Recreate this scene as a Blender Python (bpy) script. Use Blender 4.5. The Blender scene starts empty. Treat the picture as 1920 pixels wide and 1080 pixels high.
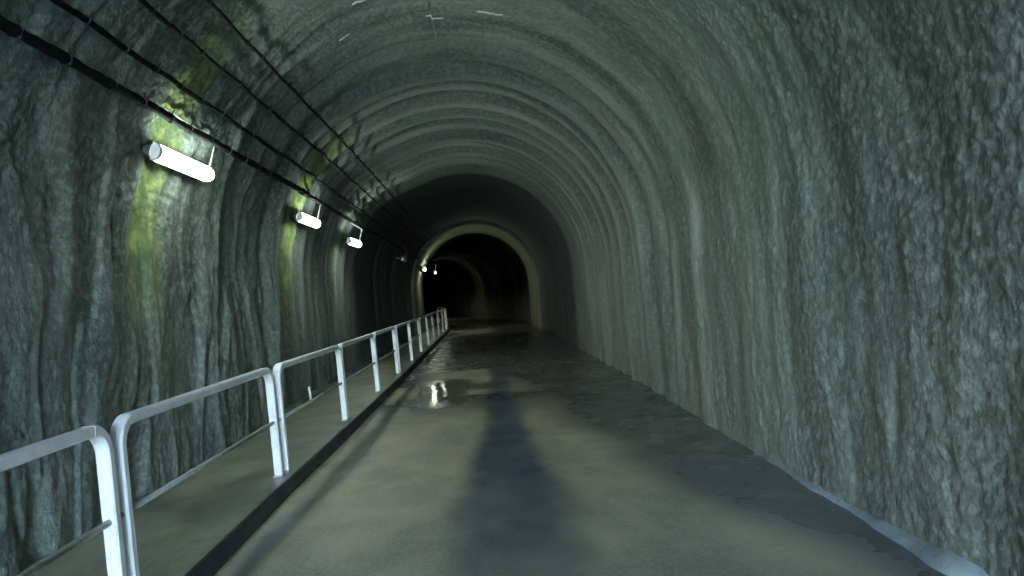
import bpy, bmesh, math, random
import numpy as np
from mathutils import Vector, Matrix

random.seed(4)
scene = bpy.context.scene
COL = scene.collection
R = math.radians

# ------------------------------------------------------------------ camera
CAM_H = 1.605
F = 1390.0                      # focal length in pixels of a 1920 wide frame
def make_camera():
    t = Vector((-70.0, -16.0, -F)).normalized()          # tunnel axis seen by the camera
    u = Vector((-math.sin(R(4.6)), math.cos(R(4.6)), 0.0))
    u = (u - t * u.dot(t)).normalized()
    x = t.cross(u)
    m = Matrix((x, t, u))                                 # rows: world X, Y, Z in camera space
    cam = bpy.data.cameras.new('camera')
    cam.sensor_width = 36.0
    cam.lens = 36.0 * F / 1920.0
    cam.clip_start = 0.05
    cam.clip_end = 1500.0
    o = bpy.data.objects.new('camera', cam)
    COL.objects.link(o)
    mm = m.to_4x4()
    mm.translation = Vector((0, 0, CAM_H))
    o.matrix_world = mm
    scene.camera = o
make_camera()

# ------------------------------------------------------------------ light
SUN_EL, SUN_AZ = R(48), R(60)
w = bpy.data.worlds.new('World'); scene.world = w
w.use_nodes = True
nt = w.node_tree
bg = nt.nodes['Background']
sky = nt.nodes.new('ShaderNodeTexSky')
sky.sky_type = 'NISHITA'; sky.sun_disc = False
sky.ozone_density = 3.5; sky.dust_density = .4; sky.sun_elevation = SUN_EL; sky.sun_rotation = SUN_AZ
nt.links.new(sky.outputs[0], bg.inputs[0])
bg.inputs[1].default_value = 0.15
sl = bpy.data.lights.new('sun', 'SUN'); sl.energy = 1.2; sl.angle = R(10); sl.color = (1, .96, .9)
so = bpy.data.objects.new('sun', sl); COL.objects.link(so)
sd = Vector((math.sin(SUN_AZ) * math.cos(SUN_EL), math.cos(SUN_AZ) * math.cos(SUN_EL), math.sin(SUN_EL)))
so.rotation_euler = sd.to_track_quat('Z', 'Y').to_euler(); so.location = (0, -20, 30)
scene.view_settings.view_transform = 'Standard'
scene.view_settings.look = 'None'
scene.view_settings.gamma = 1.0
scene.view_settings.exposure = 6.05
scene.cycles.max_bounces = 10
scene.cycles.diffuse_bounces = 4
scene.cycles.sample_clamp_indirect = 6.0

# ------------------------------------------------------------------ alignment of the tunnel
OY = [-60, 6, 10, 16, 22, 28, 34, 38, 44, 50, 57, 65, 75, 90, 112]
OX = [0, 0, .1, .19, .25, .30, .40, .42, .10, -.72, -1.9, -3.7, -6.5, -11.8, -21]
_y = np.linspace(-60, 112, 1721)
_o = np.interp(_y, OY, OX)
_k = np.ones(41) / 41
_o = np.convolve(np.pad(_o, 20, mode='edge'), _k, 'valid')
_o[_y > 109] = np.interp(_y[_y > 109], OY, OX)
def off(y): return np.interp(y, _y, _o)
def head(y): return math.atan2(-(off(y + .5) - off(y - .5)), 1.0)

PORTAL = -9.5
CX, RAD, SPR = -0.30, 2.70, 2.15
KERB_X, WALK_Z = -1.78, 0.12
ARC = 2 * SPR + math.pi * RAD

# ------------------------------------------------------------------ noise
def vnoise(x, y, seed=0):
    x = np.asarray(x, float); y = np.asarray(y, float)
    xi = np.floor(x).astype(np.int64); yi = np.floor(y).astype(np.int64)
    fx = x - xi; fy = y - yi
    fx = fx * fx * fx * (fx * (fx * 6 - 15) + 10); fy = fy * fy * fy * (fy * (fy * 6 - 15) + 10)
    def h(a, b):
        n = (a * 374761393 + b * 668265263 + seed * 982451653) & 0xffffffff
        n = ((n ^ (n >> 13)) * 1274126177) & 0xffffffff
        n = ((n ^ (n >> 16)) * 2246822519) & 0xffffffff
        return ((n ^ (n >> 15)) & 0xffffff) / float(0xffffff)
    return (h(xi, yi) * (1 - fx) + h(xi + 1, yi) * fx) * (1 - fy) + (h(xi, yi + 1) * (1 - fx) + h(xi + 1, yi + 1) * fx) * fy
def fbm(x, y, octs=3, seed=0, g=.5):
    s = 0; a = 1; t = 0
    for i in range(octs):
        s = s + a * vnoise(x * 2 ** i, y * 2 ** i, seed + 17 * i); t += a; a *= g
    return s / t
def cells(x, y, seed=0):
    """distance to the nearest of jittered points: rounded pebbles"""
    xi = np.floor(x).astype(np.int64); yi = np.floor(y).astype(np.int64)
    best = np.full(x.shape, 9.0)
    for a in (-1, 0, 1):
        for b in (-1, 0, 1):
            px = xi + a + vnoise(xi + a, yi + b, seed); py = yi + b + vnoise(xi + a, yi + b, seed + 5)
            best = np.minimum(best, (px - x) ** 2 + (py - y) ** 2)
    return np.sqrt(best)
def sstep(a, b, x):
    t = np.clip((x - a) / (b - a), 0, 1); return t * t * (3 - 2 * t)

# ------------------------------------------------------------------ helpers
def tag(o, label=None, cat=None, group=None, kind=None):
    if label: o['label'] = label
    if cat: o['category'] = cat
    if group: o['group'] = group
    if kind: o['kind'] = kind
    return o
def link(o, parent=None):
    COL.objects.link(o)
    if parent is not None: o.parent = parent
    return o
def empty(name, loc=(0, 0, 0), rz=0.0):
    o = bpy.data.objects.new(name, None); o.empty_display_size = .2
    o.location = loc; o.rotation_euler = (0, 0, rz)
    return link(o)
def mesh_obj(name, me, mat, parent=None):
    o = bpy.data.objects.new(name, me)
    if mat: me.materials.append(mat)
    return link(o, parent)
def grid_mesh(name, P, attrs=None):
    """P: (rows, cols, 3) array; faces point to the side where columns x rows turn"""
    r, c, _ = P.shape
    me = bpy.data.meshes.new(name)
    me.vertices.add(r * c)
    me.vertices.foreach_set('co', P.reshape(-1).astype(np.float32))
    idx = np.arange(r * c).reshape(r, c)
    q = np.stack([idx[:-1, :-1], idx[1:, :-1], idx[1:, 1:], idx[:-1, 1:]], -1).reshape(-1, 4)
    n = len(q)
    me.loops.add(n * 4); me.polygons.add(n)
    me.loops.foreach_set('vertex_index', q.reshape(-1).astype(np.int32))
    me.polygons.foreach_set('loop_start', np.arange(0, n * 4, 4, dtype=np.int32))
    me.polygons.foreach_set('use_smooth', np.ones(n, dtype=bool))
    me.update(calc_edges=True)
    for k, v in (attrs or {}).items():
        a = me.attributes.new(k, 'FLOAT', 'POINT')
        a.data.foreach_set('value', v.reshape(-1).astype(np.float32))
    return me
def sweep(path, prof, close=True, cap=True):
    """profile (list of (a,b)) swept along path points with a fixed frame list [(p, A, B)]"""
    bm = bmesh.new(); rings = []
    for p, A, B in path:
        rings.append([bm.verts.new(p + A * a + B * b) for a, b in prof])
    n = len(prof)
    for i in range(len(rings) - 1):
        for j in range(n if close else n - 1):
            k = (j + 1) % n
            bm.faces.new((rings[i][j], rings[i][k], rings[i + 1][k], rings[i + 1][j]))
    if cap and close:
        bm.faces.new(list(reversed(rings[0]))); bm.faces.new(rings[-1])
    bmesh.ops.recalc_face_normals(bm, faces=bm.faces)
    return bm
def bm_mesh(name, bm, smooth=True):
    me = bpy.data.meshes.new(name); bm.to_mesh(me); bm.free()
    if smooth: me.polygons.foreach_set('use_smooth', [True] * len(me.polygons))
    return me
def circ(r, n=8, ry=None):
    return [(r * math.cos(2 * math.pi * i / n), (ry or r) * math.sin(2 * math.pi * i / n)) for i in range(n)]
def tube_path(pts):
    out = []
    for i, p in enumerate(pts):
        d = (pts[min(i + 1, len(pts) - 1)] - pts[max(i - 1, 0)]).normalized()
        ref = Vector((0, 0, 1)) if abs(d.z) < .9 else Vector((1, 0, 0))
        A = d.cross(ref).normalized(); B = A.cross(d).normalized()
        out.append((p, A, B))
    return out

# ------------------------------------------------------------------ materials
def new_mat(name):
    m = bpy.data.materials.new(name); m.use_nodes = True
    return m, m.node_tree, m.node_tree.nodes['Principled BSDF']
class N:
    def __init__(s, t): s.t = t
    def add(s, kind, **kw):
        n = s.t.nodes.new(kind)
        for k, v in kw.items(): setattr(n, k, v)
        return n
    def lk(s, a, b): s.t.links.new(a, b)
    def coord(s, sc):
        if not hasattr(s, 'tc'): s.tc = s.add('ShaderNodeTexCoord')
        m = s.add('ShaderNodeMapping'); m.inputs['Scale'].default_value = sc
        s.lk(s.tc.outputs['Object'], m.inputs[0]); return m.outputs[0]
    def noise(s, sc, scale=1, detail=4, rough=.55, dist=0):
        n = s.add('ShaderNodeTexNoise'); n.inputs['Scale'].default_value = scale
        n.inputs['Detail'].default_value = detail; n.inputs['Roughness'].default_value = rough
        n.inputs['Distortion'].default_value = dist
        s.lk(s.coord(sc), n.inputs['Vector']); return n.outputs['Fac']
    def ramp(s, f, a, b, va=0., vb=1.):
        n = s.add('ShaderNodeMapRange', interpolation_type='SMOOTHSTEP')
        n.inputs[1].default_value = a; n.inputs[2].default_value = b
        n.inputs[3].default_value = va; n.inputs[4].default_value = vb
        s.lk(f, n.inputs[0]); return n.outputs[0]
    def mix(s, f, a, b, mode='MIX'):
        n = s.add('ShaderNodeMix', data_type='RGBA', blend_type=mode)
        for v, i in ((f, 0), (a, 6), (b, 7)):
            if isinstance(v, (int, float)): n.inputs[i].default_value = v
            elif isinstance(v, tuple): n.inputs[i].default_value = (*v, 1)
            else: s.lk(v, n.inputs[i])
        return n.outputs[2]
    def math(s, op, a, b=0.):
        n = s.add('ShaderNodeMath', operation=op)
        for i, v in enumerate((a, b)):
            if isinstance(v, (int, float)): n.inputs[i].default_value = v
            else: s.lk(v, n.inputs[i])
        return n.outputs[0]
    def attr(s, name):
        n = s.add('ShaderNodeAttribute'); n.attribute_name = name; return n.outputs['Fac']
    def bump(s, h, dist, strength=1.0, prev=None):
        n = s.add('ShaderNodeBump'); n.inputs['Distance'].default_value = dist
        n.inputs['Strength'].default_value = strength
        s.lk(h, n.inputs['Height'])
        if prev is not None: s.lk(prev, n.inputs['Normal'])
        return n.outputs[0]

def wall_material(name, base, green, dark, gain=1.0):
    m, t, b = new_mat(name); n = N(t)
    g = lambda c: tuple(v * gain for v in c)
    st = n.noise((.45, 2.2, .45), 1.0, 5, .6, .4)          # streaks running down the wall and round the vault
    pa = n.noise((.6, .6, .6), 1.0, 4, .6)
    fine = n.noise((14, 14, 14), 1.0, 4, .65)
    c = n.mix(n.ramp(st, .38, .62), g(base), g(dark))
    c = n.mix(n.math('MULTIPLY', n.ramp(pa, .42, .64), .75), c, g(green))
    gv = n.math('MULTIPLY', n.attr('green'), n.ramp(n.noise((1.1, 2.0, .8), 1, 4), .35, .6))
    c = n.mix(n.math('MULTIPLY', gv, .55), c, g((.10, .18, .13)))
    c = n.mix(n.math('MULTIPLY', n.attr('growth_shade'), .9), c, n.mix(n.ramp(pa, .4, .6), g((.05, .072, .064)), g((.10, .125, .112))))
    warm = n.attr('warm')
    c = n.mix(warm, c, g((.20, .185, .135)))
    c = n.mix(n.math('MULTIPLY', n.ramp(fine, .42, .68), .30), c, tuple(v * 1.25 for v in g(base)))
    al = n.math('MULTIPLY', n.attr('algae'), n.ramp(n.noise((3.5, 5, 2.0), 1.0, 4), .22, .62, .1, .85))
    ac = n.mix(n.ramp(n.noise((6, 7, 4), 1, 3), .42, .62), (.13, .19, .06), (.32, .38, .11))
    c = n.mix(al, c, ac)
    n.lk(c, b.inputs['Base Color'])
    n.lk(n.ramp(st, .35, .65, .78, .55), b.inputs['Roughness'])
    b.inputs['Specular IOR Level'].default_value = .12
    v = n.add('ShaderNodeTexVoronoi'); v.inputs['Scale'].default_value = 38
    v.inputs['Randomness'].default_value = 1
    n.lk(n.coord((1, 1, .8)), v.inputs['Vector'])
    h = n.math('ADD', n.math('MULTIPLY', v.outputs['Distance'], -1.0), n.math('MULTIPLY', n.noise((60, 60, 60), 1, 3), .7))
    nb = n.bump(h, .010, .4)
    nb = n.bump(fine, .02, .4, nb)
    n.lk(nb, b.inputs['Normal'])
    return m
M_ROUGH = wall_material('rough_shotcrete', (.40, .415, .385), (.23, .29, .26), (.16, .19, .175))
M_RIB = wall_material('ribbed_shotcrete', (.37, .385, .36), (.27, .30, .27), (.25, .265, .255))
M_DARK = wall_material('dark_shotcrete', (.13, .145, .16), (.09, .105, .11), (.08, .09, .095))  # darker base colour for the stretch beyond the ribs
M_BACK = wall_material('shaded_far_shotcrete', (.008, .008, .008), (.006, .006, .006), (.006, .006, .006))  # near-black colour stands in for the darkness past the bend
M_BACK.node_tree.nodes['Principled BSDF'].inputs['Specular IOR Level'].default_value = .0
M_FAR = wall_material('damp_far_shotcrete', (.17, .175, .145), (.13, .14, .10), (.11, .115, .09))

def floor_material(name, a, bcol, wetcol, road=True):
    m, t, b = new_mat(name); n = N(t)
    p = n.noise((1.3, .8, 1), 1, 6, .65, .3)
    fine = n.noise((30, 30, 30), 1, 4, .7)
    c = n.mix(n.ramp(p, .35, .65), a, bcol)
    c = n.mix(n.math('MULTIPLY', n.ramp(fine, .4, .65), .35), c, tuple(v * 1.35 for v in a))
    wet = n.attr('wet')
    oil = n.attr('oil')
    c = n.mix(n.math('MULTIPLY', oil, .97), c, wetcol)
    c = n.mix(n.math('MULTIPLY', wet, .90), c, wetcol)
    n.lk(c, b.inputs['Base Color'])
    rg = n.math('MULTIPLY', n.ramp(n.noise((2.5, 2.5, 1), 1, 4), .35, .65, .85, 1.15), .55)
    w2 = n.math('SUBTRACT', 1.0, n.math('MULTIPLY', wet, .62))
    rg = n.math('MULTIPLY', rg, w2)
    w3 = n.math('SUBTRACT', 1.0, n.math('MULTIPLY', n.attr('puddle'), .85))
    n.lk(n.math('MULTIPLY', rg, w3), b.inputs['Roughness'])
    b.inputs['Specular IOR Level'].default_value = .5
    amp = n.math('SUBTRACT', 1.0, n.math('MULTIPLY', n.attr('puddle'), .93))
    h = n.math('MULTIPLY', fine, amp)
    nb = n.bump(h, .010, .5)
    rip = n.noise((1.5, 4.5, 1), 1, 1, .4)
    nb = n.bump(rip, .006, .5, nb)
    n.lk(nb, b.inputs['Normal'])
    return m
M_ROAD = floor_material('worn_concrete_road', (.43, .385, .265), (.27, .25, .19), (.040, .056, .080))
M_WALK = floor_material('damp_concrete_walkway', (.27, .27, .19), (.16, .17, .125), (.07, .08, .07))
M_KERB = floor_material('dark_kerb_concrete', (.035, .036, .038), (.022, .023, .025), (.02, .02, .02))
def simple(name, col, rough=.5, metal=0., spec=.5, emit=None, es=0., dirt=0., scale=25):
    m, t, b = new_mat(name); n = N(t)
    f = n.noise((1, 1, 1), scale, 4, .65)
    c = n.mix(n.math('MULTIPLY', n.ramp(f, .45, .72), dirt), col, tuple(v * .35 for v in col))
    n.lk(c, b.inputs['Base Color'])
    n.lk(n.ramp(f, .3, .7, rough * .85, min(1, rough * 1.2)), b.inputs['Roughness'])
    b.inputs['Metallic'].default_value = metal
    b.inputs['Specular IOR Level'].default_value = spec
    if emit:
        b.inputs['Emission Color'].default_value = (*emit, 1); b.inputs['Emission Strength'].default_value = es
    return m
M_WHITE = simple('white_painted_steel', (.78, .80, .80), .38, dirt=.25, scale=9)
M_TUBE = simple('dull_galvanised_tube', (.36, .38, .36), .5, metal=.3, dirt=.4)
M_GROUND = simple('gravelly_ground', (.20, .19, .16), .9, dirt=.5, scale=3)
M_CABLE = simple('black_cable_sheath', (.007, .008, .009), .85, spec=.15, dirt=.3)
M_CLIP = simple('dark_steel_clip', (.03, .032, .034), .7, spec=.2, dirt=.5)
M_HOUSE = simple('dark_lamp_housing', (.05, .055, .055), .5, dirt=.3)
M_CAP = simple('pale_lamp_cap', (.82, .84, .84), .35, dirt=.1)
M_COND = simple('pale_plastic_conduit', (.42, .44, .38), .4, dirt=.2)
M_LIME = simple('white_lime_crust', (.75, .77, .74), .6, dirt=.2)
M_MORTAR = simple('pale_spilt_mortar', (.27, .31, .32), .85, dirt=.35, scale=12)
M_GLOW = simple('lit_lamp_diffuser', (.8, .8, .8), .4, emit=(.86, 1.0, .90), es=.85)
M_GLOW_FAR = simple('bright_lamp_diffuser', (.8, .8, .8), .4, emit=(.92, 1.0, .82), es=1.1)
M_GLOW_DIM = simple('weak_lamp_diffuser', (.8, .8, .8), .4, emit=(.9, 1.0, .9), es=.25)
M_UNLIT = simple('unlit_lamp_diffuser', (.75, .77, .78), .3)

# ------------------------------------------------------------------ the tunnel lining
LAMPS = [7.15, 12.5, 17.3, 26.0, 34.6, 40.2, 56.0]
rib_edges = [8.5, 9.4, 10.3, 11.2, 11.9, 12.8, 13.7, 14.7, 15.6, 16.4, 17.3, 18.6, 20.3]
_r = random.Random(7)
rib_amp = [_r.uniform(.6, 1.0) for _ in rib_edges]

def profile(s):
    """point and inward normal of the clean cross-section at arc length s (left foot -> crown -> right foot)"""
    x = np.empty_like(s); z = np.empty_like(s); nx = np.empty_like(s); nz = np.empty_like(s)
    L = s < SPR; Q = s > SPR + math.pi * RAD; C = ~(L | Q)
    x[L] = CX - RAD; z[L] = s[L]; nx[L] = 1; nz[L] = 0
    x[Q] = CX + RAD; z[Q] = ARC - s[Q]; nx[Q] = -1; nz[Q] = 0
    a = math.pi - (s[C] - SPR) / RAD
    x[C] = CX + RAD * np.cos(a); z[C] = SPR + RAD * np.sin(a); nx[C] = -np.cos(a); nz[C] = -np.sin(a)
    return x, z, nx, nz

def inward(y, s):
    """how far the sprayed concrete stands proud of the clean profile"""
    side = np.clip(np.abs(s - ARC / 2) / (ARC / 2), 0, 1)           # 0 crown, 1 foot
    left = s < ARC / 2
    yw = y + .45 * (fbm(y * .7, s * .45, 2, 3) - .5) * 2
    f1 = fbm(yw * 1.15, s * .16, 2, 11)
    f2 = fbm(yw * 2.1, s * .38, 2, 23, .4)
    rid = 1 - np.sqrt((2 * f2 - 1) ** 2 + .01)
    near = 1 - sstep(9.5, 13, y)
    wallw = .45 + .55 * sstep(.2, .5, side)
    d = (.03 + .07 * left) * (f1 - .5) * near + .04 * (f1 - .5)
    rid = np.where(left, rid, .25 + .80 * f2)
    d = d + ((.105 + .003 * left) * (rid - .6) * wallw * (1 - .45 * sstep(ARC - 2.0, ARC - .4, s))) * (.22 + .78 * near)
    lumps = fbm(y * 5.5, s * 4.0, 3, 41)
    d = d + .026 * (lumps - .5) * (.3 + .7 * near)
    # ledges: short torn folds
    f3 = fbm(yw * 4.0 + 7, s * .8, 2, 51)
    d = d + (.007 + .018 * left) * sstep(.50, .62, f3) * near * wallw
    peb = (.75 - cells(y * 19, s * 19, 61)) * .015 * near * sstep(-.2, .25, fbm(y * .9, s * .6, 2, 71) - .35 + .25 * (~left) - .25 * (s > ARC - 1.6))
    d = d + peb + .006 * (fbm(y * 24, s * 24, 2, 81) - .5) * near
    # ribs over the steel arches
    rb = np.zeros_like(y)
    for i in range(len(rib_edges) - 1):
        a, b = rib_edges[i], rib_edges[i + 1]
        wob = .07 * (vnoise(s * .7 + 31 * i, s * 0, 91) - .5)
        u = np.clip((y + wob - a) / (b - a), 0, 1)
        rb = np.maximum(rb, rib_amp[i] * np.clip(np.sin(math.pi * u ** 1.1), 0, 1) ** .42)
    w = sstep(8.2, 11.2, y) * (1 - sstep(20.2, 20.6, y))
    d = d + w * (.32 * rb - .20) * (1 - .5 * sstep(.86, 1, side))
    return d

def tunnel_part(name, ys, ncol, mat, parent, extra=0.0, lip0=0.0, lip1=0.0, left_extra=0.0, ribsp=None, ring=None, close_end=False):
    ys = np.asarray(ys, float)
    s = np.linspace(0, ARC, ncol)
    S, Y = np.meshgrid(s, ys)
    x, z, nx, nz = profile(S.reshape(-1))
    x, z, nx, nz = (v.reshape(S.shape) for v in (x, z, nx, nz))
    D = inward(Y, S) + extra
    if ribsp:
        u = (Y / ribsp + .25 * (vnoise(Y * 0 + 3, S * .5, 5) - .5)) % 1
        D = D + .10 * np.sqrt(np.clip(np.sin(math.pi * u), 0, 1)) - .05
    if ring:  # raised ring added at the bend to catch the lamp's light
        D = D + .28 * sstep(ring[0] - .3, ring[0], Y) * (1 - sstep(ring[1], ring[1] + .3, Y))
    if left_extra:
        D = D - (left_extra + .20 * sstep(11, 18, Y)) * (1 - sstep(22, 32, Y)) * (1 - sstep(SPR + 1.5, SPR + 3.2, S))
    n = len(ys)
    if lip1:
        for k, v in enumerate((1.0, .55, .2, .05)):
            D[n - 1 - k] -= lip1 * v
    if lip0:
        for k, v in enumerate((1.0, .5, .18, .04)):
            D[k] -= lip0 * v
    X = x + nx * D + off(Y); Z = z + nz * D
    Z = np.where(S < .001, -.1, Z); Z = np.where(S > ARC - .001, -.1, Z)
    side = np.abs(S - ARC / 2) / (ARC / 2)
    al = np.zeros_like(Y)
    for ly in LAMPS[:5] + LAMPS[6:]:
        c = ly - .28
        wob = .16 * (fbm(S * 1.3, Y * 3, 2, 111) - .5)
        wy = 1 - sstep(.18, .46, np.abs(Y - c + wob))
        # lamp sits at s ~ SPR + RAD*angle
        s0 = 3.12
        wz = sstep(s0 - 1.9, s0 - .4, S) * (1 - sstep(s0 + .6, s0 + 1.9, S))
        if ly > 30:
            wy = 1 - sstep(.9, 1.8, np.abs(Y - ly)); wz = (.30 + .1 * (S < SPR)) * (1 if ly < 50 else .5) + 0 * S  # far lamps: their glow is painted into the colour of the whole ring
        elif ly > 20: wz = wz * 0
        elif ly > 15: wz = wz * .7
        elif ly > 10: wz = np.clip(wz * 1.5, 0, 1)
        al = np.maximum(al, wy * wz)
    gr = sstep(SPR + 1.2, ARC - 2.4, S) * (1 - sstep(7, 11, Y)) + .35 * (1 - sstep(6, 12, Y))
    gr = np.clip(gr * (.25 + sstep(.35, .6, fbm(Y * .5, S * .5, 2, 131))), 0, 1)
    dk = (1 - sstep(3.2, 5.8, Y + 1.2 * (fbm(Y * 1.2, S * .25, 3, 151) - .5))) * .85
    dk = np.maximum(dk, (1 - sstep(SPR + 2.5, SPR + 4.5, S)) * (.62 + .35 * sstep(.42, .6, fbm(Y * 1.1, S * .22, 3, 161))) * (1 - sstep(9.5, 11, Y) * .6))  # growth plus shadow patches painted over the left wall
    # earthy brown towards the foot of the right wall
    wm = sstep(ARC - 2.2, ARC - .3, S) * .40 + .15 * sstep(.5, .62, fbm(Y * .9, S * .3, 2, 141))
    dk = np.maximum(dk, .8 * sstep(.54, .68, fbm(Y * 1.5 + .5 * fbm(Y, S * .6, 2, 183), S * .13, 3, 181)) * (S > SPR + 4) * (1 - sstep(9, 12, Y)))
    seam = 0 * Y  # darker band along the front of each rib
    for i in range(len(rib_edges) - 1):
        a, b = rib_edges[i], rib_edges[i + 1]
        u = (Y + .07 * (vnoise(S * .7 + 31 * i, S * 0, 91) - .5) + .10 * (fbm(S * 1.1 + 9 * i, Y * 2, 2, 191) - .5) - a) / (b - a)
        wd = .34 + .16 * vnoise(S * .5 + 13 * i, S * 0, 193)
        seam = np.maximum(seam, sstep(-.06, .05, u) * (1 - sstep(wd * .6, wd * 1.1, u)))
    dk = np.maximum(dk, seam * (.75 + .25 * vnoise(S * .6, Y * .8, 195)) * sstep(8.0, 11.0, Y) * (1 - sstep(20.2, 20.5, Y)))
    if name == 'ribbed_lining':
        dk = np.maximum(dk, .75 * sstep(15.5, 20, Y + .8 * (fbm(Y * .8, S * .3, 2, 171) - .5)))  # ribbed lining turns darker towards its far end
    P = np.stack([X, Y, Z], -1)
    if close_end: P[-1] = (CX + float(off(ys[-1])), ys[-1] + .3, 1.5)  # unseen end cap added to keep sky light out
    me = grid_mesh(name, P, {'algae': al, 'green': gr, 'warm': np.clip(wm, 0, 1), 'growth_shade': np.clip(dk, 0, 1)})
    return mesh_obj(name, me, mat, parent)

def seg(a, b, step):
    return list(np.arange(a, b - step * .3, step)) + [b]
tun = empty('tunnel', (0, 0, 0))
tag(tun, 'grey-green sprayed concrete vault arching over the road and walkway', 'tunnel')
rough_y = seg(PORTAL, 2.6, .12) + seg(2.62, 9.0, .019) + seg(9.03, 10.75, .03)
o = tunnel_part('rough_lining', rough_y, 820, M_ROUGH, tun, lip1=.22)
o['label'] = 'rough fluted pebbly lining nearest the viewer'
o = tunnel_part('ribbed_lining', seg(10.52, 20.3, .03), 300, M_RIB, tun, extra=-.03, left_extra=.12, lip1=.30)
o['label'] = 'grey lining with closely spaced arched ribs'
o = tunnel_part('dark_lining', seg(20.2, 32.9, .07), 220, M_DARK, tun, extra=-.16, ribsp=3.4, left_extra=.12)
o['label'] = 'dark lining between the ribs and the lit ring'
o = tunnel_part('far_lining', seg(32.5, 37.4, .05) , 220, M_FAR, tun, extra=.06, lip0=.95, lip1=.45)
o['label'] = 'narrow ring of lining lit by a wall lamp'
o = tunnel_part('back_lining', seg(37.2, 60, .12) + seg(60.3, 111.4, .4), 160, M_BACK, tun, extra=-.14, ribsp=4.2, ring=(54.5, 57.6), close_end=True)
o['label'] = 'unlit lining where the tunnel bends left'

# ------------------------------------------------------------------ floor: ground, road, footway, kerb
def strip(name, ys, xs, zfun, mat, kind=None, extra_attr=None):
    ys = np.asarray(ys, float); xs = np.asarray(xs, float)
    X, Y = np.meshgrid(xs, ys)
    Z = zfun(X, Y)
    at = extra_attr(X, Y) if extra_attr else {}
    P = np.stack([X + off(Y), Y, Z], -1)[:, ::-1]
    at = {k: v[:, ::-1] for k, v in at.items()}
    me = grid_mesh(name, P, at)
    me.flip_normals()
    o = mesh_obj(name, me, mat)
    if kind: o['kind'] = kind
    return o
def road_z(X, Y):
    return .016 * (fbm(X * .8, Y * .5, 2, 201) - .5) + .003 * (fbm(X * 4, Y * 4, 2, 211) - .5)
def road_attr(X, Y):
    n1 = fbm(X * 1.6, Y * .7, 3, 221); n2 = fbm(X * 3.5, Y * 1.6, 3, 231); n3 = fbm(X * .3, Y * .45, 2, 241, .35)
    # dark damp band along the right wall
    n1s = fbm(X * .5, Y * .5, 2, 225)
    edge = 1.95 + .45 * (n1s - .5) - .45 * sstep(3.5, 6.5, Y) - .50 * sstep(7, 9.5, Y) - .7 * sstep(10.5, 16, Y)
    wet = sstep(edge - .4, edge + .25, X) * (.72 + .28 * n1s)
    # damp patches across the road further in
    wet = np.maximum(wet, sstep(.44, .62, n3 + .10 * sstep(9.5, 12, Y)) * sstep(9.0, 12, Y) * .8)
    wet = np.maximum(wet, sstep(16.5, 20, Y) * (1 - sstep(31, 33, Y)) * (.62 + .3 * n1s))
    # soft dark line next to the kerb
    gx = KERB_X + .18 + .22 * sstep(5, 8, Y) - .1 * sstep(11, 14, Y)
    g = np.exp(-((X - gx - .05 * (n1 - .5)) / .06) ** 2) * (1 - sstep(13, 15, Y))
    wet = np.maximum(wet, .7 * g)
    # oily drip track in the middle
    c = .16 + .12 * (n1 - .5); hw = .55 * (1 - .55 * sstep(5.5, 11, Y)) + .2 * (n2 - .5)
    oil = (1 - sstep(hw * .4, hw * 1.15, np.abs(X - c))) * sstep(2.5, 5.2, Y) * (1 - .25 * sstep(8, 11.5, Y)) * (1 - sstep(15, 19, Y)) * (.78 + .22 * sstep(4.5, 7, Y))
    oil = oil * (.62 + .75 * fbm(X * 3.2, Y * 1.8, 3, 251))
    # standing water
    pud = sstep(.0, .7, 1 - np.hypot((X + .80 + .2 * (n2 - .5)) / .7, (Y - 13.2) / 3.0) + .35 * (n1 - .5))
    wet = np.maximum(wet, pud * .55)
    return {'wet': np.clip(wet, 0, 1), 'oil': np.clip(oil, 0, 1), 'puddle': pud}
strip('road', seg(-40, 2, 1.0) + seg(2.05, 18, .06) + seg(18.3, 112, .5), np.linspace(KERB_X - .02, 2.75, 80), road_z, M_ROAD, 'structure', road_attr)
def walk_z(X, Y):
    return WALK_Z + .012 * (fbm(X * 1.2, Y * .7, 2, 301) - .5) + 0 * X
def walk_attr(X, Y):
    n = fbm(X * 1.5, Y * .6, 3, 311)
    e = 1 - sstep(.0, .28, X - (KERB_X - 1.25) + .2 * (n - .5))
    w = np.clip(.7 * e + sstep(.5, .68, n) * .6, 0, 1)
    return {'wet': w, 'oil': 0 * X, 'puddle': 0 * X}
strip('walkway', seg(-40, 2, 1.0) + seg(2.05, 18, .08) + seg(18.3, 112, .5), np.linspace(KERB_X - 1.6, KERB_X - .035, 40), walk_z, M_WALK, 'structure', walk_attr)
# kerb face with a worn, rounded nose
def kerb():
    ys = np.array(seg(-40, 2, 1.0) + seg(2.04, 20, .05) + seg(20.3, 112, .5))
    prof = [(-.045, WALK_Z - .002), (-.028, WALK_Z + .005), (-.012, WALK_Z + .001), (-.002, WALK_Z - .015), (.004, .06), (.010, .02), (.022, -.01)]
    P = np.zeros((len(ys), len(prof), 3))
    for j, (a, b) in enumerate(prof):
        wob = .018 * (fbm(ys * 1.8, ys * 0 + j * .6, 3, 401) - .5) * (1 if 1 < j < 6 else .3)
        P[:, j, 0] = KERB_X + a + wob + off(ys); P[:, j, 1] = ys; P[:, j, 2] = b + wob * .4
    z = np.zeros(P.shape[:2])
    me = grid_mesh('kerb', P, {'wet': z + .3, 'oil': z, 'puddle': z})
    o = mesh_obj('kerb', me, M_KERB); o['kind'] = 'structure'
kerb()
me = grid_mesh('ground', np.array([[[x, y, -.16] for x in np.linspace(-300, 300, 31)] for y in np.linspace(-300, 400, 36)]))
me.flip_normals()
mesh_obj('ground', me, M_GROUND)['kind'] = 'structure'

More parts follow.
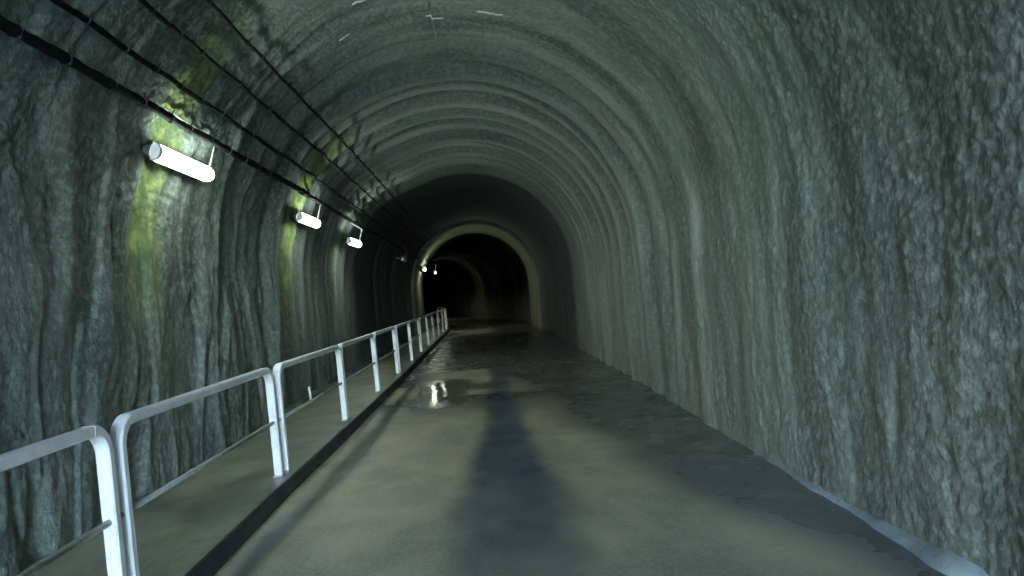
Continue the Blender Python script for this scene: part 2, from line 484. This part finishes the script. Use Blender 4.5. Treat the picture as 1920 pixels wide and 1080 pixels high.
# spilt mortar along the foot of the right wall
def mortar():
    ys = np.array(seg(3.2, 7.4, .03)); m = 14
    P = np.zeros((len(ys), m, 3))
    wd = (.01 + .12 * fbm(ys * 1.6, ys * 0, 3, 501)) * (1 - sstep(4.4, 6.8, ys)) + .008
    wd = wd * sstep(3.2, 3.7, ys) + .004
    for j in range(m):
        u = j / (m - 1)
        x = CX + RAD - .02 + .12 - (wd + .12) * u - .02 * (fbm(ys * 3, ys * 0 + u * 3, 2, 521) - .5)
        P[:, j, 0] = x; P[:, j, 1] = ys
        P[:, j, 2] = -.02 + (.02 + wd * .75) * math.sqrt(max(0, 1 - u ** 2.2)) + .03 * (fbm(ys * 12, ys * 0 + u * 5, 3, 511) - .5) * (1 - u)
    me = grid_mesh('mortar_strip', P)
    me.flip_normals()
    o = mesh_obj('mortar_strip', me, M_MORTAR)
    tag(o, 'pale irregular strip of spilt mortar along foot of right wall', 'mortar strip')
mortar()

# ------------------------------------------------------------------ railing hoops
def hoop_meshes():
    H, W, rr = .97, 2.83, .14
    sec = .030
    pts = []
    pts.append(Vector((0, 0, -.03))); pts.append(Vector((0, 0, .4)))
    for k in range(9):
        a = math.pi / 2 * k / 8
        pts.append(Vector((0, rr - rr * math.cos(a), H - rr + rr * math.sin(a))))
    pl = [Vector((0, p.y, p.z)) for p in pts]
    # two posts and the top bar are separate pieces of one bent profile
    def rect(a, b, c=.009):
        return [(-a, -b + c), (-a + c, -b), (a - c, -b), (a, -b + c), (a, b - c), (a - c, b), (-a + c, b), (-a, b - c)]
    def frames(points):
        out = []
        for i, p in enumerate(points):
            d = (points[min(i + 1, len(points) - 1)] - points[max(i - 1, 0)]).normalized()
            A = Vector((1, 0, 0)); out.append((p, A, d.cross(A).normalized()))
        return out
    post = bm_mesh('post', sweep(frames(pl), rect(.037, sec)), False)
    pr = [Vector((0, W - p.y, p.z)) for p in pl]
    post2 = bm_mesh('post', sweep(frames(pr), rect(.037, sec)), False)
    top = bm_mesh('top_bar', sweep(frames([Vector((0, rr + .002, H)), Vector((0, W / 2, H)), Vector((0, W - rr - .002, H))]), rect(.0355, sec - .0015)), False)
    low = bm_mesh('lower_rail', sweep(tube_path([Vector((0, -.07, .49)), Vector((0, W / 2, .487)), Vector((0, W + .06, .49))]), circ(.017, 12)))
    plate = bmesh.new()
    bmesh.ops.create_cube(plate, size=1, matrix=Matrix.Translation((0, 0, .004)) @ Matrix.Diagonal((.085, .10, .016, 1)))
    bmesh.ops.bevel(plate, geom=plate.edges[:], offset=.004, segments=1, affect='EDGES')
    plate = bm_mesh('base_plate', plate, False)
    return post, post2, top, low, plate, W
post, post2, top, low, plate, HW = hoop_meshes()
def first_hoop():
    t = empty('guard_rail')
    for me, mat, y in ((post, M_WHITE, 0), (post2, M_WHITE, 0), (top, M_WHITE, 0), (low, M_TUBE, 0)):
        mesh_obj(me.name.split('.')[0], me, mat, t)
    for y in (0, HW):
        p = bpy.data.objects.new('base_plate', plate); link(p, t); p.location = (0, y, 0)
        if not plate.materials: plate.materials.append(M_TUBE)
    return t
hoop0 = first_hoop()
hoop_parts = list(hoop0.children)
def copy_thing(root, parts):
    r = root.copy(); COL.objects.link(r)
    for c in parts:
        k = c.copy(); COL.objects.link(k); k.parent = r
    return r
starts = [1.08 + 2.97 * i for i in range(19)]
ordn = ['', 'second', 'third', 'fourth', 'fifth', 'sixth', 'seventh', 'eighth', 'ninth', 'tenth', 'eleventh', 'twelfth', 'thirteenth', 'fourteenth', 'fifteenth', 'sixteenth', 'seventeenth', 'eighteenth', 'nineteenth', 'twentieth']
for i, y in enumerate(starts):
    if y > 48: break
    if i == 0:
        h = hoop0; lab = 'nearest white hoop railing, cut off by the left edge of the photo'
    else:
        h = copy_thing(hoop0, hoop_parts)
        lab = 'white hoop railing on the walkway edge, %s from the viewer' % ordn[i + 1]
    yj = y + random.uniform(-.02, .02)
    a = math.atan2(off(y + HW) - off(y), HW)
    h.location = (off(y) - 1.92 + random.uniform(-.008, .008), yj, WALK_Z + .002)
    h.rotation_euler = (0, R(-1.3 + random.uniform(-.35, .35)), -a)
    tag(h, lab, 'railing', 'white hoop railings along the walkway')

# ------------------------------------------------------------------ cables along the left haunch
def wall_pt(y, ang, stand):
    """point on the left haunch at angle ang (degrees above horizontal) standing off the lining"""
    s = SPR + R(ang) * RAD
    d = float(inward(np.array([y]), np.array([s]))[0]) if y < 20 else -.1
    if 10.75 < y <= 20.2: d -= (.12 + .2 * float(sstep(11, 18, y))) * (1 - float(sstep(SPR + 1.5, SPR + 3.2, s)))
    r = RAD - max(d, -.3) - stand
    a = math.pi - R(ang)
    return Vector((CX + r * math.cos(a) + float(off(y)), y, SPR + r * math.sin(a)))
CABLES = [(28.7, .034, 'thick black bundled cable, lowest of the four lines above the lamps', .05),
          (35.1, .021, 'thin black cable just above the thick bundled cable', .04),
          (42.8, .018, 'thin black cable, second from the top of the four wall lines', .04),
          (50.5, .016, 'thinnest black cable, topmost of the four lines on the left vault', .04)]
clip_me = None
for ci, (ang, rad, lab, stand) in enumerate(CABLES):
    root = empty('cable', (0, 0, 0)); tag(root, lab, 'cable', None)
    ys = list(np.arange(-7, 46, .25)); pts = []
    raw = [wall_pt(y, ang, rad + stand) for y in ys]
    for i, y in enumerate(ys):          # a taut line only follows the broad shape of the rock
        a, b = max(0, i - 4), min(len(ys), i + 5)
        p = sum((raw[k] for k in range(a, b)), Vector()) / (b - a); p.y = y
        cx = CX + float(off(y))
        want = min(math.hypot(raw[k].x - CX - float(off(raw[k].y)), raw[k].z - SPR) for k in range(max(0, i - 2), min(len(ys), i + 3)))
        have = math.hypot(p.x - cx, p.z - SPR)
        if have > want: p = Vector((cx + (p.x - cx) * want / have, y, SPR + (p.z - SPR) * want / have))
        sag = .018 * math.sin(math.pi * ((y / 1.25) % 1)) * (1 if ci else .5)
        p.z -= sag
        p.z += .01 * (float(vnoise(np.array([y * 1.3]), np.array([ci * 9.]), 600)[0]) - .5)
        pts.append(p)
    # fine subdivision for an uneven, taped outline
    fine = []
    for i in range(len(pts) - 1):
        for k in range(3 if ys[i] < 21 else 1): fine.append(pts[i].lerp(pts[i + 1], k / 3))
    fine.append(pts[-1])
    bm = bmesh.new(); prev = None
    for j, (p, A, B) in enumerate(tube_path(fine)):
        rr = rad * (1 + (.35 if ci == 0 else .15) * (random.random() - .3))
        ring = [bm.verts.new(p + A * a * rr + B * b * rr) for a, b in circ(1, 8)]
        if prev:
            for q in range(8): bm.faces.new((prev[q], prev[(q + 1) % 8], ring[(q + 1) % 8], ring[q]))
        prev = ring
    bmesh.ops.recalc_face_normals(bm, faces=bm.faces)
    mesh_obj('cable_sheath', bm_mesh('cable_sheath', bm), M_CABLE, root)
    cm = bmesh.new()
    q = rad + .006
    bmesh.ops.create_cube(cm, size=1, matrix=Matrix.Diagonal((q * 2, .012, q * 2, 1)))
    bmesh.ops.create_cube(cm, size=1, matrix=Matrix.Translation((-q - .04, 0, .01)) @ Matrix.Diagonal((.10, .018, .012, 1)))
    bmesh.ops.create_cube(cm, size=1, matrix=Matrix.Translation((0, 0, q + .012)) @ Matrix.Diagonal((.010, .012, .05, 1)))
    bmesh.ops.bevel(cm, geom=cm.edges[:], offset=.003, segments=1, affect='EDGES')
    cme = bm_mesh('cable_clip', cm, False); cme.materials.append(M_CLIP)
    for k in range(34):
        y = 3.0 + k * (.5 if k < 24 else 1.0) + random.uniform(-.1, .1) - (0 if k < 24 else 12 * 0)
        if k >= 24: y = 15 + (k - 24) * 1.2
        i = min(range(len(ys)), key=lambda q: abs(ys[q] - y))
        c = bpy.data.objects.new('cable_clip', cme); link(c, root)
        c.location = pts[i]; c.rotation_euler = (0, R(ang + random.uniform(-12, 12)), random.uniform(-.2, .2))

# ------------------------------------------------------------------ wall lamps
def lamp_meshes():
    L = .68                                     # half length
    def bar(prof, l, taper=.8):
        st = [(-l, .55), (-l + .03, .85), (-l + .09, 1), (l - .09, 1), (l - .03, .85), (l, .55)]
        bm = bmesh.new(); prev = None; first = None
        for y, k in st:
            ring = [bm.verts.new((a * (1 if a < 0 else k), y, b * k)) for a, b in prof]
            if prev:
                for q in range(len(prof)): bm.faces.new((prev[q], prev[(q + 1) % len(prof)], ring[(q + 1) % len(prof)], ring[q]))
            else: first = ring
            prev = ring
        bm.faces.new(first); bm.faces.new(list(reversed(prev)))
        bmesh.ops.recalc_face_normals(bm, faces=bm.faces)
        return bm
    # local +x looks away from the wall
    house = [(-.05, -.055), (.0, -.078), (.016, -.078), (.016, .078), (.0, .078), (-.05, .055)]
    diff = [(.018, -.076)] + [(.018 + .072 * math.cos(a), .076 * math.sin(a)) for a in [R(-75 + 15 * i) for i in range(11)]] + [(.018, .076)]
    hb = bm_mesh('housing', bar(house, L), False)
    db = bm_mesh('diffuser', bar(diff, L - .02))
    cap = bm_mesh('end_cap', bar([(a * 1.06 + .001, b * 1.06) for a, b in diff], .045), False)
    br = bmesh.new()
    bmesh.ops.create_cube(br, size=1, matrix=Matrix.Translation((-.11, 0, .0)) @ Matrix.Diagonal((.13, .03, .05, 1)))
    br = bm_mesh('wall_bracket', br, False)
    # conduit: runs under the thick cable, then drops to the far end of the lamp
    pts = [Vector((.0, -.55, .40)), Vector((.0, -.2, .385)), Vector((.005, .2, .38)), Vector((.01, .58, .37)), Vector((.012, .64, .34)), Vector((.012, .645, .25)), Vector((.01, .62, .10)), Vector((.0, .60, .06))]
    cd = bm_mesh('conduit', sweep(tube_path(pts), circ(.012, 8)))
    return hb, db, cap, br, cd
hb, db, cap, br, cd = lamp_meshes()
LAB = ['largest lit tube lamp, nearest on the left wall above a green algae streak',
       'second lit tube lamp with a pale conduit dropping to its far end',
       'third lit tube lamp, small and oval, before the dark stretch',
       'small unlit pale lamp on the dark wall between the third and fourth lit lamps',
       'distant lit lamp beside the glowing ring of lining',
       'smallest lit lamp, just right of the lamp at the glowing ring',
       'lamp hidden behind the bend that lights the farthest arc of lining',
       '']
for i, y in enumerate(LAMPS):
    z = 3.08 + (0.02 if i % 2 else 0)
    x = float(off(y)) - 2.66 if i > 2 else (-2.66, -2.68, -2.70)[i]
    if i == 5: x += .3
    root = empty('wall_lamp', (x, y, z)); root.rotation_euler = (0, R(14 + random.uniform(-2, 2)), head(y) + R(random.uniform(-1.5, 1.5)))
    tag(root, LAB[i], 'lamp', 'tube lamps on the left wall')
    mesh_obj('housing', hb.copy(), M_HOUSE, root)
    mesh_obj('diffuser', db.copy(), M_UNLIT if i == 3 else (M_GLOW_FAR if i == 4 else (M_GLOW_DIM if i == 5 else M_GLOW)), root)
    c = mesh_obj('end_cap', cap.copy(), M_CAP, root); c.location = (.002, -.655, 0); c.scale = (1, .6, 1)
    for by in (-.4, .4):
        mesh_obj('wall_bracket', br.copy(), M_HOUSE, root).location = (0, by, 0)
    if i < 6:
        mesh_obj('conduit', cd.copy(), M_COND, root)

# ------------------------------------------------------------------ small things
def vault_pt(y, s, stand=0.0):
    xx, zz, nx, nz = profile(np.array([s]))
    d = float(inward(np.array([y]), np.array([s]))[0]) + stand
    return Vector((float(xx[0] + nx[0] * d + off(y)), y, float(zz[0] + nz[0] * d))), Vector((nx[0], 0, nz[0]))
def pixel_ray(px, py):
    """direction of a photograph pixel, to find where on the vault a mark sits"""
    m = scene.camera.matrix_world.to_3x3()
    return (m @ Vector((px - 960, 540 - py, -F))).normalized()
def hit_vault(px, py):
    d = pixel_ray(px, py); o = Vector((0, 0, CAM_H)); t = 1.0
    while t < 60:
        p = o + d * t; cx = CX + float(off(p.y))
        r = math.hypot(p.x - cx, p.z - SPR) if p.z > SPR else abs(p.x - cx)
        if r > RAD - .03:
            ang = math.pi - math.atan2(p.z - SPR, p.x - cx)
            return p.y, SPR + ang * RAD
        t += .02
    return None
CR = [(815, 37, .17, 'bright curled white lime crust on the crown of the vault'),
      (918, 27, .24, 'long faint white lime crust right of the curled one on the crown'),
      (648, 74, .12, 'short white lime crust, lowest of those on the upper left vault'),
      (674, 8, .12, 'small white lime crust at the top edge left of the crown')]
for px, py, ln, lab in CR:
    y, s = hit_vault(px, py)
    rnd = random.Random(int(px)); bm = bmesh.new(); n = 9; rows = []
    for k in range(n):
        u = k / (n - 1); ss = s + (u - .5) * ln * 1.2
        yy = y + .010 * math.sin(u * 4 + px)
        wd = (.016 * math.sin(math.pi * min(.97, max(.03, u))) + .003) * rnd.uniform(.5, 1.2)
        row = []
        for v, hgt in ((-1, -.02), (-.4, .012), (.4, .014), (1, -.02)):
            p, nn = vault_pt(yy + v * wd, ss, hgt); row.append(bm.verts.new(p))
        rows.append(row)
    for k in range(n - 1):
        for v in range(3): bm.faces.new((rows[k][v], rows[k][v + 1], rows[k + 1][v + 1], rows[k + 1][v]))
    bmesh.ops.recalc_face_normals(bm, faces=bm.faces)
    o = mesh_obj('lime_crust', bm_mesh('lime_crust', bm), M_LIME)
    tag(o, lab, 'lime crust', 'white lime crusts on the vault')
# white stub by the foot of the left wall
pts = [Vector((-2.78, 12.2, WALK_Z - .02)), Vector((-2.785, 12.2, WALK_Z + .12)), Vector((-2.80, 12.21, WALK_Z + .24))]
o = mesh_obj('drain_pipe', bm_mesh('drain_pipe', sweep(tube_path(pts), circ(.018, 10))), M_CAP)
tag(o, 'short thin white pipe standing at foot of left wall behind the railing', 'pipe')
